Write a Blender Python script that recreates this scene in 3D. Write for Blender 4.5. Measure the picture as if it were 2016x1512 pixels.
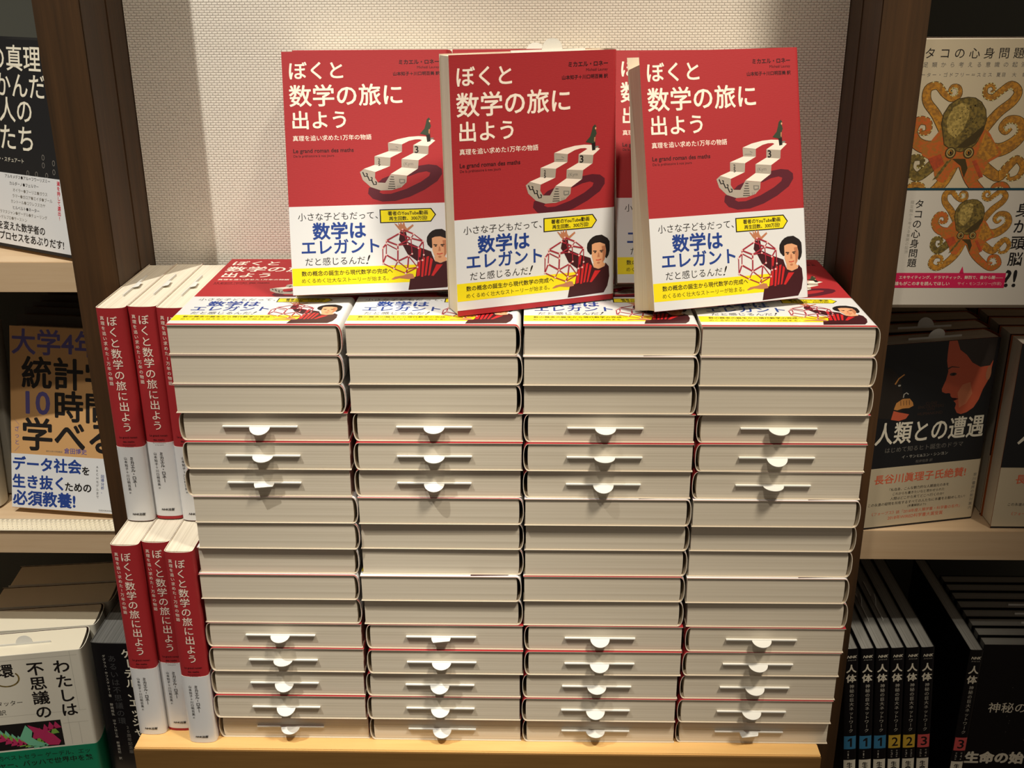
import bpy, bmesh, math, random
from mathutils import Vector, Matrix
from mathutils.geometry import tessellate_polygon

for o in list(bpy.data.objects):
    bpy.data.objects.remove(o, do_unlink=True)
random.seed(7)
SC = bpy.context.scene
COL = SC.collection
S = 0.001                                   # all sizes below are millimetres
R = math.radians

# ------------------------------------------------------------------ camera, world, lamps, exposure
F_PX, CW = 2145.2, 2016.0
cam = bpy.data.cameras.new('camera')
cam.sensor_fit = 'HORIZONTAL'
cam.sensor_width = 36.0
cam.lens = F_PX / CW * 36.0
cam.clip_start = 0.02
camo = bpy.data.objects.new('camera', cam)
COL.objects.link(camo)
PITCH, YAW, ROLL = 0.3750, 0.0252, -0.0054
camo.matrix_world = (Matrix.Translation(Vector((274.86, -760.82, 631.92)) * S)
                     @ Matrix.Rotation(YAW, 4, 'Z') @ Matrix.Rotation(math.pi / 2 - PITCH, 4, 'X')
                     @ Matrix.Rotation(ROLL, 4, 'Z'))
SC.camera = camo

world = bpy.data.worlds.new('world')
SC.world = world
world.use_nodes = True
bg = world.node_tree.nodes['Background']
bg.inputs[0].default_value = (1.0, 0.84, 0.66, 1)
bg.inputs[1].default_value = 0.14


def spot(name, loc, aim, power, half_angle, blend, radius, col):
    li = bpy.data.lights.new(name, 'SPOT')
    li.energy = power
    li.spot_size = R(half_angle * 2)
    li.spot_blend = blend
    li.shadow_soft_size = radius
    li.color = col
    o = bpy.data.objects.new(name, li)
    COL.objects.link(o)
    o.location = Vector(loc)
    o.rotation_euler = (Vector(aim) - Vector(loc)).to_track_quat('-Z', 'Y').to_euler()
    return o


spot('ceiling_spotlight_left', (-0.48, -0.52, 2.17), (-0.24, 0.17, 0.18), 134, 18.5, 0.62, 0.012, (1.0, 0.95, 0.84))
spot('ceiling_spotlight_right', (1.10, -0.60, 2.20), (0.40, 0.05, 0.42), 215, 11.0, 0.8, 0.14, (1.0, 0.89, 0.72))
spot('ceiling_spotlight_middle', (0.16, -0.80, 2.15), (0.14, 0.1, 0.20), 46, 17.5, 0.85, 0.03, (1.0, 0.89, 0.72))

SC.view_settings.view_transform = 'Standard'
SC.view_settings.look = 'None'
SC.view_settings.gamma = 1.0
SC.view_settings.use_curve_mapping = False
SC.view_settings.exposure = 0.0

# ------------------------------------------------------------------ materials


def lin(c):
    return tuple((x / 12.92 if x <= 0.04045 else ((x + 0.055) / 1.055) ** 2.4) for x in [v / 255.0 for v in c])


MATS = {}


def mat(name, col, rough=0.6, spec=0.4, coat=0.0):
    if name in MATS:
        return MATS[name]
    m = bpy.data.materials.new(name)
    m.use_nodes = True
    b = m.node_tree.nodes['Principled BSDF']
    b.inputs['Base Color'].default_value = (*lin(col), 1)
    b.inputs['Roughness'].default_value = rough
    b.inputs['Specular IOR Level'].default_value = spec
    b.inputs['Coat Weight'].default_value = coat
    b.inputs['Coat Roughness'].default_value = 0.12
    MATS[name] = m
    return m


def nodes(m):
    nt = m.node_tree
    return nt, nt.nodes['Principled BSDF']


def tex_coord(nt, scale=(1, 1, 1), rot=(0, 0, 0)):
    tc = nt.nodes.new('ShaderNodeTexCoord')
    mp = nt.nodes.new('ShaderNodeMapping')
    mp.inputs['Scale'].default_value = scale
    mp.inputs['Rotation'].default_value = rot
    nt.links.new(tc.outputs['Object'], mp.inputs['Vector'])
    return mp


def wood(name, c1, c2, scale, rough=0.5, rot=(0, 0, 0), strength=0.15, coat=0.0):
    m = mat(name, c1, rough, 0.4, coat)
    nt, b = nodes(m)
    mp = tex_coord(nt, scale, rot)
    n1 = nt.nodes.new('ShaderNodeTexNoise')
    n1.inputs['Scale'].default_value = 1.0
    n1.inputs['Detail'].default_value = 6
    n1.inputs['Roughness'].default_value = 0.65
    nt.links.new(mp.outputs[0], n1.inputs['Vector'])
    cr = nt.nodes.new('ShaderNodeValToRGB')
    cr.color_ramp.elements[0].color = (*lin(c1), 1)
    cr.color_ramp.elements[1].color = (*lin(c2), 1)
    cr.color_ramp.elements[0].position = 0.3
    cr.color_ramp.elements[1].position = 0.72
    nt.links.new(n1.outputs[0], cr.inputs[0])
    nt.links.new(cr.outputs[0], b.inputs['Base Color'])
    bp = nt.nodes.new('ShaderNodeBump')
    bp.inputs['Strength'].default_value = strength
    bp.inputs['Distance'].default_value = 0.0006
    nt.links.new(n1.outputs[0], bp.inputs['Height'])
    nt.links.new(bp.outputs[0], b.inputs['Normal'])
    return m


def pages(name, c1, c2, axis='Z', period=0.00042):
    """cut page edges: fine lines across the thickness of the block"""
    m = mat(name, c1, 0.8, 0.2)
    nt, b = nodes(m)
    k = 1.0 / period
    sc = {'Z': (2.5, 2.5, k * 0.5), 'Y': (2.5, k * 0.5, 2.5)}[axis]
    mp = tex_coord(nt, sc)
    n1 = nt.nodes.new('ShaderNodeTexNoise')
    n1.inputs['Scale'].default_value = 1.0
    n1.inputs['Detail'].default_value = 2.5
    nt.links.new(mp.outputs[0], n1.inputs['Vector'])
    cr = nt.nodes.new('ShaderNodeValToRGB')
    cr.color_ramp.elements[0].color = (*lin(c2), 1)
    cr.color_ramp.elements[1].color = (*lin(c1), 1)
    cr.color_ramp.elements[0].position = 0.36
    cr.color_ramp.elements[1].position = 0.56
    nt.links.new(n1.outputs[0], cr.inputs[0])
    nt.links.new(cr.outputs[0], b.inputs['Base Color'])
    bp = nt.nodes.new('ShaderNodeBump')
    bp.inputs['Strength'].default_value = 0.2
    bp.inputs['Distance'].default_value = 0.0002
    nt.links.new(n1.outputs[0], bp.inputs['Height'])
    nt.links.new(bp.outputs[0], b.inputs['Normal'])
    return m


def linen(name, col, rough=0.55):
    """laid paper with a faint horizontal rib"""
    m = mat(name, col, rough, 0.35)
    nt, b = nodes(m)
    mp = tex_coord(nt, (300, 2200, 300))
    n1 = nt.nodes.new('ShaderNodeTexNoise')
    n1.inputs['Scale'].default_value = 1.0
    n1.inputs['Detail'].default_value = 1.5
    nt.links.new(mp.outputs[0], n1.inputs['Vector'])
    bp = nt.nodes.new('ShaderNodeBump')
    bp.inputs['Strength'].default_value = 0.25
    bp.inputs['Distance'].default_value = 0.0002
    nt.links.new(n1.outputs[0], bp.inputs['Height'])
    nt.links.new(bp.outputs[0], b.inputs['Normal'])
    return m


M_RED = linen('red_laid_paper', (166, 40, 46), 0.62)
M_WHITE = mat('glossy_white_paper', (224, 226, 230), 0.32, 0.5, 0.25)
M_EDGE = mat('paper_edge', (240, 232, 216), 0.7)
M_PAGE = pages('page_edges', (226, 217, 200), (212, 202, 184))
M_SLIP = mat('order_slip_card', (222, 222, 218), 0.6)
M_INNER = mat('cover_inner_board', (70, 52, 44), 0.8)
M_LINER = mat('jacket_inside', (206, 192, 172), 0.8)
M_TITLE = mat('ink_cream', (250, 236, 222), 0.6)
M_BLACK = mat('ink_black', (22, 18, 18), 0.55)
M_DRED = mat('ink_dark_red', (52, 8, 16), 0.6)
M_BLUE = mat('ink_blue', (30, 62, 140), 0.5)
M_YEL = mat('ink_yellow', (244, 226, 24), 0.4, 0.5, 0.2)
M_GREY = mat('ink_grey', (120, 116, 110), 0.6)
M_LGREY = mat('ink_light_grey', (186, 182, 172), 0.6)
M_SKIN = mat('ink_skin', (222, 164, 124), 0.5)
M_SKIN2 = mat('ink_skin_shade', (186, 122, 88), 0.5)
M_HAIR = mat('ink_hair', (28, 20, 20), 0.5)
M_SWEAT = mat('ink_maroon', (60, 16, 24), 0.5)
M_FOLD = mat('ink_red_fold', (196, 34, 38), 0.5)
M_ROD = mat('ink_rod', (160, 40, 58), 0.5)
M_NODE = mat('ink_node', (238, 190, 186), 0.5)
M_STEP = mat('ink_step_white', (246, 232, 220), 0.6)
M_RISER = mat('ink_riser', (168, 158, 146), 0.6)
M_SHAD = mat('ink_plum', (84, 16, 34), 0.6)
M_COAT = mat('ink_coat', (48, 62, 44), 0.6)

# ------------------------------------------------------------------ flat print art
_TXT = {}


def text_geo(body, bold=0.0):
    """glyph outlines of one line as (verts, faces), 1 unit = 1 em"""
    key = (body, bold)
    if key in _TXT:
        return _TXT[key]
    cu = bpy.data.curves.new('tmp', 'FONT')
    cu.body = body
    cu.size = 1.0
    cu.resolution_u = 3
    cu.offset = bold if bold < 0.014 else 0.0
    o = bpy.data.objects.new('tmp', cu)
    COL.objects.link(o)
    dg = bpy.context.evaluated_depsgraph_get()
    dg.update()
    me = bpy.data.meshes.new_from_object(o.evaluated_get(dg), depsgraph=dg)
    vs = [(v.co.x, v.co.y) for v in me.vertices]
    fs = [tuple(p.vertices) for p in me.polygons]
    bpy.data.meshes.remove(me)
    bpy.data.objects.remove(o)
    bpy.data.curves.remove(cu)
    _TXT[key] = (vs, fs)
    return vs, fs


class Art:
    """flat print laid out in millimetres (u to the right, v up) on one face of a cover"""

    def __init__(self):
        self.items = []

    def _add(self, vs, fs, m, layer):
        self.items.append((vs, fs, m, layer))

    def _stroke(self, pts, fs, m, layer, bold, em):
        """plain glyphs, or overlaid copies nudged in a ring for heavy strokes"""
        self._add(pts, fs, m, layer)
        if bold >= 0.014:
            for k in range(6):
                dx, dy = bold * em * math.cos(k * math.pi / 3), bold * em * math.sin(k * math.pi / 3)
                self._add([(x + dx, y + dy) for x, y in pts], fs, m, layer + 0.12 * (k + 1))

    def poly(self, pts, m, layer=1):
        tri = tessellate_polygon([[Vector((p[0], p[1], 0)) for p in pts]])
        self._add(list(pts), [tuple(t) for t in tri], m, layer)

    def rect(self, u0, v0, u1, v1, m, layer=1, n=1):
        vs, fs = [], []
        for i in range(n + 1):
            u = u0 + (u1 - u0) * i / n
            vs += [(u, v0), (u, v1)]
        for i in range(n):
            fs.append((2 * i, 2 * i + 2, 2 * i + 3, 2 * i + 1))
        self._add(vs, fs, m, layer)

    def ell(self, u, v, a, b, m, layer=1, n=20, rot=0):
        c, s = math.cos(rot), math.sin(rot)
        self.poly([(u + a * math.cos(t) * c - b * math.sin(t) * s, v + a * math.cos(t) * s + b * math.sin(t) * c)
                   for t in [2 * math.pi * i / n for i in range(n)]], m, layer)

    def line(self, pts, w, m, layer=1, w2=None):
        """stroke along pts, width tapering from w to w2"""
        w2 = w if w2 is None else w2
        n = len(pts)
        vs, fs = [], []
        for i, (x, y) in enumerate(pts):
            x0, y0 = pts[max(0, i - 1)]
            x1, y1 = pts[min(n - 1, i + 1)]
            dx, dy = x1 - x0, y1 - y0
            L = math.hypot(dx, dy) or 1
            k = (w + (w2 - w) * i / max(1, n - 1)) / 2
            vs += [(x - dy / L * k, y + dx / L * k), (x + dy / L * k, y - dx / L * k)]
        for i in range(n - 1):
            fs.append((2 * i, 2 * i + 1, 2 * i + 3, 2 * i + 2))
        self._add(vs, fs, m, layer)

    def text(self, body, u, v, width, m, layer=2, bold=0.0, height=None, align='L', slant=0.0):
        """one line; ink box starts at u (or is centred / right aligned), is `width` wide and centred on v"""
        vs, fs = text_geo(body, bold)
        if not vs:
            return
        xs = [p[0] for p in vs]
        ys = [p[1] for p in vs]
        x0, x1, y0, y1 = min(xs), max(xs), min(ys), max(ys)
        k = width / max(1e-6, x1 - x0)
        ky = k if height is None else height / max(1e-6, y1 - y0)
        off = {'L': u, 'C': u - width / 2, 'R': u - width}[align]
        ym = (y0 + y1) / 2
        pts = [(off + (x - x0) * k + (y - ym) * ky * slant, v + (y - ym) * ky) for x, y in vs]
        self._stroke(pts, fs, m, layer, bold, (k + ky) / 2)

    def htext(self, body, u0, v, pitch, size, m, layer=2, bold=0.0):
        """widely spaced characters on one line; u0 is the centre of the first"""
        for i, ch in enumerate(body):
            if ch in ' 　':
                continue
            vs, fs = text_geo(ch, bold)
            self._stroke([(u0 + pitch * i + (x - 0.5) * size, v + (y - 0.38) * size) for x, y in vs], fs, m, layer, bold, size)

    def vtext(self, body, u, v_top, size, m, layer=2, bold=0.0, pitch=None, kx=1.0):
        """characters stacked downwards, centred on u"""
        pitch = pitch or size
        for i, ch in enumerate(body):
            if ch in ' 　':
                continue
            vs, fs = text_geo(ch, bold)
            if not vs:
                continue
            xs = [p[0] for p in vs]
            ys = [p[1] for p in vs]
            cx = 0.5 if ord(ch) > 0x2000 else (min(xs) + max(xs)) / 2
            cy = 0.38 if ord(ch) > 0x2000 else (min(ys) + max(ys)) / 2
            vc = v_top - pitch * (i + 0.5)
            if ch in 'ー—-〜':
                out = [(u + (y - cy) * size * kx, vc - (x - cx) * size) for x, y in vs]
            else:
                out = [(u + (x - cx) * size * kx, vc + (y - cy) * size) for x, y in vs]
            self._stroke(out, fs, m, layer, bold, size)


# ------------------------------------------------------------------ mesh helpers


def link(name, me, parent=None, mw=None):
    o = bpy.data.objects.new(name, me)
    COL.objects.link(o)
    if parent:
        o.parent = parent
    if mw is not None:
        o.matrix_world = mw
    return o


def finish(name, bm, mats):
    me = bpy.data.meshes.new(name)
    bmesh.ops.recalc_face_normals(bm, faces=[f for f in bm.faces if f.tag])
    bm.to_mesh(me)
    bm.free()
    for m in mats:
        me.materials.append(m)
    return me


def add_box(bm, x0, y0, z0, x1, y1, z1, mi=0, bev=0.0):
    vs = [bm.verts.new(Vector(p) * S) for p in
          ((x0, y0, z0), (x1, y0, z0), (x1, y1, z0), (x0, y1, z0), (x0, y0, z1), (x1, y0, z1), (x1, y1, z1), (x0, y1, z1))]
    fs = []
    for q in ((3, 2, 1, 0), (4, 5, 6, 7), (0, 1, 5, 4), (1, 2, 6, 5), (2, 3, 7, 6), (3, 0, 4, 7)):
        f = bm.faces.new([vs[i] for i in q])
        f.material_index = mi
        f.tag = True
        fs.append(f)
    if bev:
        es = list({e for f in fs for e in f.edges})
        bmesh.ops.bevel(bm, geom=es, offset=bev * S, segments=2, affect='EDGES', clamp_overlap=True)
    return fs


def box_mesh(name, dims, m, bev=0.0):
    bm = bmesh.new()
    add_box(bm, *dims, 0, bev)
    return finish(name, bm, [m])


def thing(name, label, cat, group=None, mw=None):
    o = bpy.data.objects.new(name, None)
    o.empty_display_size = 0.02
    COL.objects.link(o)
    if mw is not None:
        o.matrix_world = mw
    o['label'] = label
    o['category'] = cat
    if group:
        o['group'] = group
    return o


def profile(W, T, xs, bulge, t, off, n=14):
    """outline of a wrap-round cover in (x, z): front edge -> spine -> back edge; t thickness, off outward offset"""
    def ring(d):
        top, bot = T + off - d, -off + d
        h = (top - bot) / 2
        zc = (top + bot) / 2
        pts = [(0.0, top), (xs * 0.5, top), (xs * 0.9, top), (xs, top)]
        for i in range(1, n):
            a = math.pi / 2 - math.pi * i / n
            s_, c_ = math.sin(a), math.cos(a)
            z = h * math.copysign(abs(s_) ** (2 / 2.5), s_)
            x = (bulge + off - d) * abs(c_) ** (2 / 2.5)
            pts.append((xs + x, zc + z))
        pts += [(xs, bot), (xs * 0.9, bot), (xs * 0.5, bot), (0.0, bot)]
        return pts
    return ring(0.0), ring(t)


def wrap_mesh(name, W, T, xs, bulge, y0, y1, t, off, m_out, m_in, m_edge, art_front=None, art_spine=None):
    """jacket or paper band round a book, with its print; front cover faces +z, spine at +x"""
    outer, inner = profile(W, T, xs, bulge, t, off)
    bm = bmesh.new()
    mats = [m_out, m_in, m_edge]
    idx = {m_out.name: 0, m_in.name: 1, m_edge.name: 2}

    def mi(m):
        if m.name not in idx:
            idx[m.name] = len(mats)
            mats.append(m)
        return idx[m.name]
    n = len(outer)
    vo = [[bm.verts.new(Vector((x, y, z)) * S) for x, z in outer] for y in (y0, y1)]
    vi = [[bm.verts.new(Vector((x, y, z)) * S) for x, z in inner] for y in (y0, y1)]

    def face(a, k, smooth=False):
        f = bm.faces.new(a)
        f.material_index = k
        f.smooth = smooth
        f.tag = True
    for i in range(n - 1):
        sm = 3 <= i <= n - 5
        face((vo[0][i], vo[0][i + 1], vo[1][i + 1], vo[1][i]), 0, sm)
        face((vi[0][i], vi[1][i], vi[1][i + 1], vi[0][i + 1]), 1, sm)
        for y in (y0, y1):
            face([bm.verts.new(Vector((p[0], y, p[1])) * S) for p in (outer[i], outer[i + 1], inner[i + 1], inner[i])], 2)
    for k in (0, n - 1):
        face([bm.verts.new(Vector((p[0], y, p[1])) * S) for p, y in ((outer[k], y0), (outer[k], y1), (inner[k], y1), (inner[k], y0))], 2)
    for f in bm.faces:                            # outside faces look outwards, inside faces inwards
        c = f.calc_center_median() / S
        f.normal_update()
        if f.material_index in (0, 1) and f.normal.length > 0:
            out = Vector((max(0.0, c.x - xs), 0, c.z - T / 2)).dot(f.normal)
            if (out < 0) == (f.material_index == 0):
                f.normal_flip()
    # print on the front cover
    if art_front:
        for vs, fs, m, layer in art_front.items:
            k = mi(m)
            z = T + off + 0.035 * layer
            bv = [bm.verts.new(Vector((u, v, z)) * S) for u, v in vs]
            for f in fs:
                try:
                    fc = bm.faces.new([bv[i] for i in f])
                except ValueError:
                    continue
                fc.normal_update()
                if fc.normal.z < 0:
                    fc.normal_flip()
                fc.material_index = k
    # print on the spine: u runs along the curve from the front cover's edge
    if art_spine:
        arc = outer[3:n - 3]
        cum = [arc[0][1] - p[1] for p in arc]

        def at(u, h):
            u = min(max(u, 1e-4), cum[-1] - 1e-4)
            i = max(j for j in range(len(cum) - 1) if cum[j] <= u)
            a, b = arc[i], arc[i + 1]
            w = (u - cum[i]) / max(1e-6, cum[i + 1] - cum[i])
            dx, dz = b[0] - a[0], b[1] - a[1]
            L = math.hypot(dx, dz) or 1
            return a[0] + dx * w - dz / L * h, a[1] + dz * w + dx / L * h
        sg = 1.0
        for vs, fs, m, layer in art_spine.items:
            k = mi(m)
            b2 = bmesh.new()
            bv = [b2.verts.new((u, v, 0)) for u, v in vs]
            for f in fs:
                try:
                    b2.faces.new([bv[i] for i in f])
                except ValueError:
                    pass
            u0, u1 = min(p[0] for p in vs), max(p[0] for p in vs)
            for c in cum:
                if u0 < c < u1:
                    bmesh.ops.bisect_plane(b2, geom=b2.verts[:] + b2.edges[:] + b2.faces[:], plane_co=(c, 0, 0), plane_no=(1, 0, 0))
            b2.verts.index_update()
            nv = []
            for v in b2.verts:
                x, z = at(v.co.x, sg * (0.08 + 0.05 * layer))
                nv.append(bm.verts.new(Vector((x, v.co.y, z)) * S))
            for f in b2.faces:
                try:
                    fc = bm.faces.new([nv[v.index] for v in f.verts])
                except ValueError:
                    continue
                fc.normal_update()
                if fc.normal.x < 0 and abs(fc.normal.x) > 0.05:
                    fc.normal_flip()
                fc.material_index = k
            b2.free()
    me = bpy.data.meshes.new(name)
    bm.to_mesh(me)
    bm.free()
    for m in mats:
        me.materials.append(m)
    return me


def block_mesh(name, W, H, T, xs, t, m, fan=0.0, inset=0.8, back=3.6):
    """page block; fan > 0 splays the rear leaves at the tail"""
    x0, z0, z1 = inset, t + 0.05, T - t - 0.05
    x1 = xs - 1.0
    y0, y1 = 0.8, H - 0.8
    h, zc = (z1 - z0) / 2, (z1 + z0) / 2
    end = []
    for i in range(1, 12):                      # rounded back of the block
        a_ = -math.pi / 2 + math.pi * i / 12
        s_, c_ = math.sin(a_), math.cos(a_)
        end.append((x1 + back * abs(c_) ** 0.6, zc + h * math.copysign(abs(s_) ** 0.75, s_)))
    zm = z0 + (z1 - z0) * 0.45
    fore0 = [(x0, z1), (x0, zm), (x0 - fan, z0)]
    fore1 = [(x0, z1), (x0, zm), (x0, z0)]
    bm = bmesh.new()
    a = [bm.verts.new(Vector((x, y0, z)) * S) for x, z in fore0 + [(x1, z0)] + end + [(x1, z1)]]
    b = [bm.verts.new(Vector((x, y1, z)) * S) for x, z in fore1 + [(x1, z0)] + end + [(x1, z1)]]
    n = len(a)
    for i in range(n):
        j = (i + 1) % n
        bm.faces.new((a[i], a[j], b[j], b[i]))
    bm.faces.new(a)
    bm.faces.new(b)
    for f in bm.faces:
        f.tag = True
    return finish(name, bm, [m])


def slip_mesh(name, x0, x1, xc, H, z, droop, rad=8.0, cut=0.0, m=None):
    """order slip standing in the head of the pages, its half-round tab bent by `droop` degrees"""
    bm = bmesh.new()
    add_box(bm, x0, H - 12, z - 0.45, x1, H + 1.1, z + 0.45, 0, 0.0)
    prof = []
    n = 14
    for i in range(n + 1):
        a = math.pi * i / n
        px, py = rad * math.cos(a), rad * math.sin(a)
        if cut and py > rad * cut:
            py = rad * cut + 0.12 * px
        prof.append((px, py))
    cd, sd = math.cos(R(droop)), math.sin(R(droop))
    top, bot = [], []
    for px, py in prof:
        y = H + 0.9 + py * cd
        zz = z - py * sd
        top.append(bm.verts.new(Vector((xc + px, y, zz + 0.2)) * S))
        bot.append(bm.verts.new(Vector((xc + px, y, zz - 0.2)) * S))
    f = bm.faces.new(top)
    f.tag = True
    f = bm.faces.new(bot)
    f.tag = True
    for i in range(len(top)):
        j = (i + 1) % len(top)
        f = bm.faces.new((top[i], top[j], bot[j], bot[i]))
        f.tag = True
    return finish(name, bm, [m or M_SLIP])


# placement matrices (book frame: x fore-edge -> spine, y tail -> head, z back -> front cover)
def flat(x, y, z, yaw=0.0, turned=False, W=130.5, H=188.0):
    m = Matrix.Translation(Vector((x, y, z)) * S)
    if turned:
        m = m @ Matrix.Translation(Vector((W / 2, H / 2, 0)) * S) @ Matrix.Rotation(math.pi + R(yaw), 4, 'Z') @ Matrix.Translation(Vector((-W / 2, -H / 2, 0)) * S)
    elif yaw:
        m = m @ Matrix.Translation(Vector((W / 2, H / 2, 0)) * S) @ Matrix.Rotation(R(yaw), 4, 'Z') @ Matrix.Translation(Vector((-W / 2, -H / 2, 0)) * S)
    return m


def face_out(x, y, z, yaw=0.0, lean=0.0, T=23.3):
    """upright, front cover towards the viewer; (x, y, z) is the cover's lower left corner"""
    base = Matrix(((1, 0, 0, 0), (0, 0, -1, T * S), (0, 1, 0, 0), (0, 0, 0, 1)))
    z += T * math.sin(R(lean))                # a leaning book stands on its rear lower edge
    return Matrix.Translation(Vector((x, y, z)) * S) @ Matrix.Rotation(R(yaw), 4, 'Z') @ Matrix.Rotation(R(-lean), 4, 'X') @ base


def spine_out(x, y, z, yaw=0.0, tilt=0.0, T=23.3, W=130.5):
    """upright, spine towards the viewer; (x, y, z) is the lower left corner of the spine"""
    base = Matrix(((0, 0, -1, T * S), (-1, 0, 0, W * S), (0, 1, 0, 0), (0, 0, 0, 1)))
    return Matrix.Translation(Vector((x, y, z)) * S) @ Matrix.Rotation(R(yaw), 4, 'Z') @ Matrix.Rotation(R(tilt), 4, 'Y') @ base


# ------------------------------------------------------------------ setting
BX = dict(lo=-110.0, li=-73.0, ri=531.0, ro=567.0)   # faces of the two uprights
YF, YW, YS = 105.0, 194.0, 200.0                     # front of uprights, niche wall, front of side shelves

M_WALL = mat('embossed_wallpaper', (242, 235, 224), 0.75, 0.25)
nt, b = nodes(M_WALL)
mp = tex_coord(nt, (1, 1, 1), (R(90), 0, 0))
br = nt.nodes.new('ShaderNodeTexBrick')
br.inputs['Scale'].default_value = 1.0
br.inputs['Brick Width'].default_value = 0.0046
br.inputs['Row Height'].default_value = 0.0021
br.inputs['Mortar Size'].default_value = 0.00042
br.inputs['Mortar Smooth'].default_value = 1.0
br.inputs['Color1'].default_value = (1, 1, 1, 1)
br.inputs['Color2'].default_value = (0.8, 0.8, 0.8, 1)
br.inputs['Mortar'].default_value = (0, 0, 0, 1)
nt.links.new(mp.outputs[0], br.inputs['Vector'])
bp = nt.nodes.new('ShaderNodeBump')
bp.inputs['Strength'].default_value = 1.0
bp.inputs['Distance'].default_value = 0.0006
nt.links.new(br.outputs['Color'], bp.inputs['Height'])
nt.links.new(bp.outputs[0], b.inputs['Normal'])

M_UP = wood('dark_walnut', (52, 36, 20), (82, 56, 31), (110, 110, 4.0), 0.5)
M_SHELF = wood('pale_oak', (208, 178, 142), (222, 196, 162), (4, 90, 90), 0.5)
M_BOARD = wood('honey_maple', (212, 168, 104), (228, 188, 124), (5, 70, 70), 0.38, coat=0.15)
M_FRONT_SHADE = wood('maple_front_shade', (112, 82, 42), (132, 98, 54), (5, 70, 70), 0.5)  # board maple darkened: shade of the front face put into the colour
M_DARK = mat('dark_back_panel', (74, 76, 70), 0.7)
M_PLINTH = wood('plinth_walnut', (56, 36, 24), (70, 46, 30), (3, 60, 60), 0.6)
M_FLOOR = wood('floor_boards', (92, 70, 52), (110, 84, 62), (3, 20, 20), 0.5)

w = link('wall_back', box_mesh('wall_back', (BX['li'] + 0.3, YW, -820, BX['ri'] - 0.3, YW + 12, 1500), M_WALL))
w['kind'] = 'structure'
fl = link('floor', box_mesh('floor', (-1500, -1800, -872, 2000, 600, -850.4), M_FLOOR))
fl['kind'] = 'structure'


def bookcase(label, x_in, x_out, x_end, with_ledge):
    """upright beside the niche with the open bay beyond it"""
    t = thing('bookcase', label, 'bookcase', 'dark wood bookcases flanking the display')
    a, c = min(x_in, x_out), max(x_in, x_out)
    # the upright: front stile, shadow gap, side panel, back strip
    st = link('stile', box_mesh('stile', (a, YF, -850, c, 140, 1500), M_UP, 0.8), t)
    link('side_panel', box_mesh('side_panel', (a + 0.8, 140.6, -850, c - 0.8, 158, 1500), M_UP, 0.5), t)
    link('side_panel', box_mesh('side_panel', (a + 0.2, 158.5, -850, c - 0.2, 470, 1500), M_UP, 0.5), t)
    e0, e1 = min(x_out, x_end), max(x_out, x_end)
    e0 += 0.3
    link('back_panel', box_mesh('back_panel', (e0, 470, -850, e1, 482, 1500), M_DARK), t)
    link('shelf', box_mesh('shelf', (e0, YS, 343, e1, 470, 372), M_SHELF, 0.5), t)
    z2 = (66, 92) if not with_ledge else (66, 99)
    link('shelf', box_mesh('shelf', (e0, YS, z2[0], e1, 470, z2[1]), M_SHELF, 0.5), t)
    zb = -232 if not with_ledge else -296
    link('base', box_mesh('base', (e0, 150, -850, e1, 470, zb), M_SHELF, 0.5), t)
    if with_ledge:
        bm = bmesh.new()
        add_box(bm, 569, 167, 340.6, 717, YS - 0.2, 342.6)
        link('ledge', finish('ledge', bm, [mat('ledge_metal', (96, 84, 70), 0.5)]), t)
    return t


bookcase('dark walnut bookcase with pale shelves left of the textured wall', BX['li'], BX['lo'], -760, False)
bookcase('dark walnut bookcase with pale shelves right of the textured wall', BX['ri'], BX['ro'], 1250, True)

ds = thing('display_stand', 'honey coloured wooden board carrying the big stack of red books', 'display stand')
link('tabletop', box_mesh('tabletop', (-70.6, -12.0, -42, 516, YW - 0.5, 0), M_BOARD, 0.8), ds)
link('shaded_front', box_mesh('shaded_front', (-70.6, -13.6, -41.4, 516, -12.0, -0.9), M_FRONT_SHADE, 0.4), ds)  # thin strip added to carry the painted shade of the board's front
link('plinth', box_mesh('plinth', (-60, 20, -850, 506, YW - 2, -42), M_PLINTH), ds)

# ------------------------------------------------------------------ the red paperback
W, H, T, XS, BU = 130.5, 188.0, 23.3, 125.8, 4.6
NAVY = M_BLUE


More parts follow.
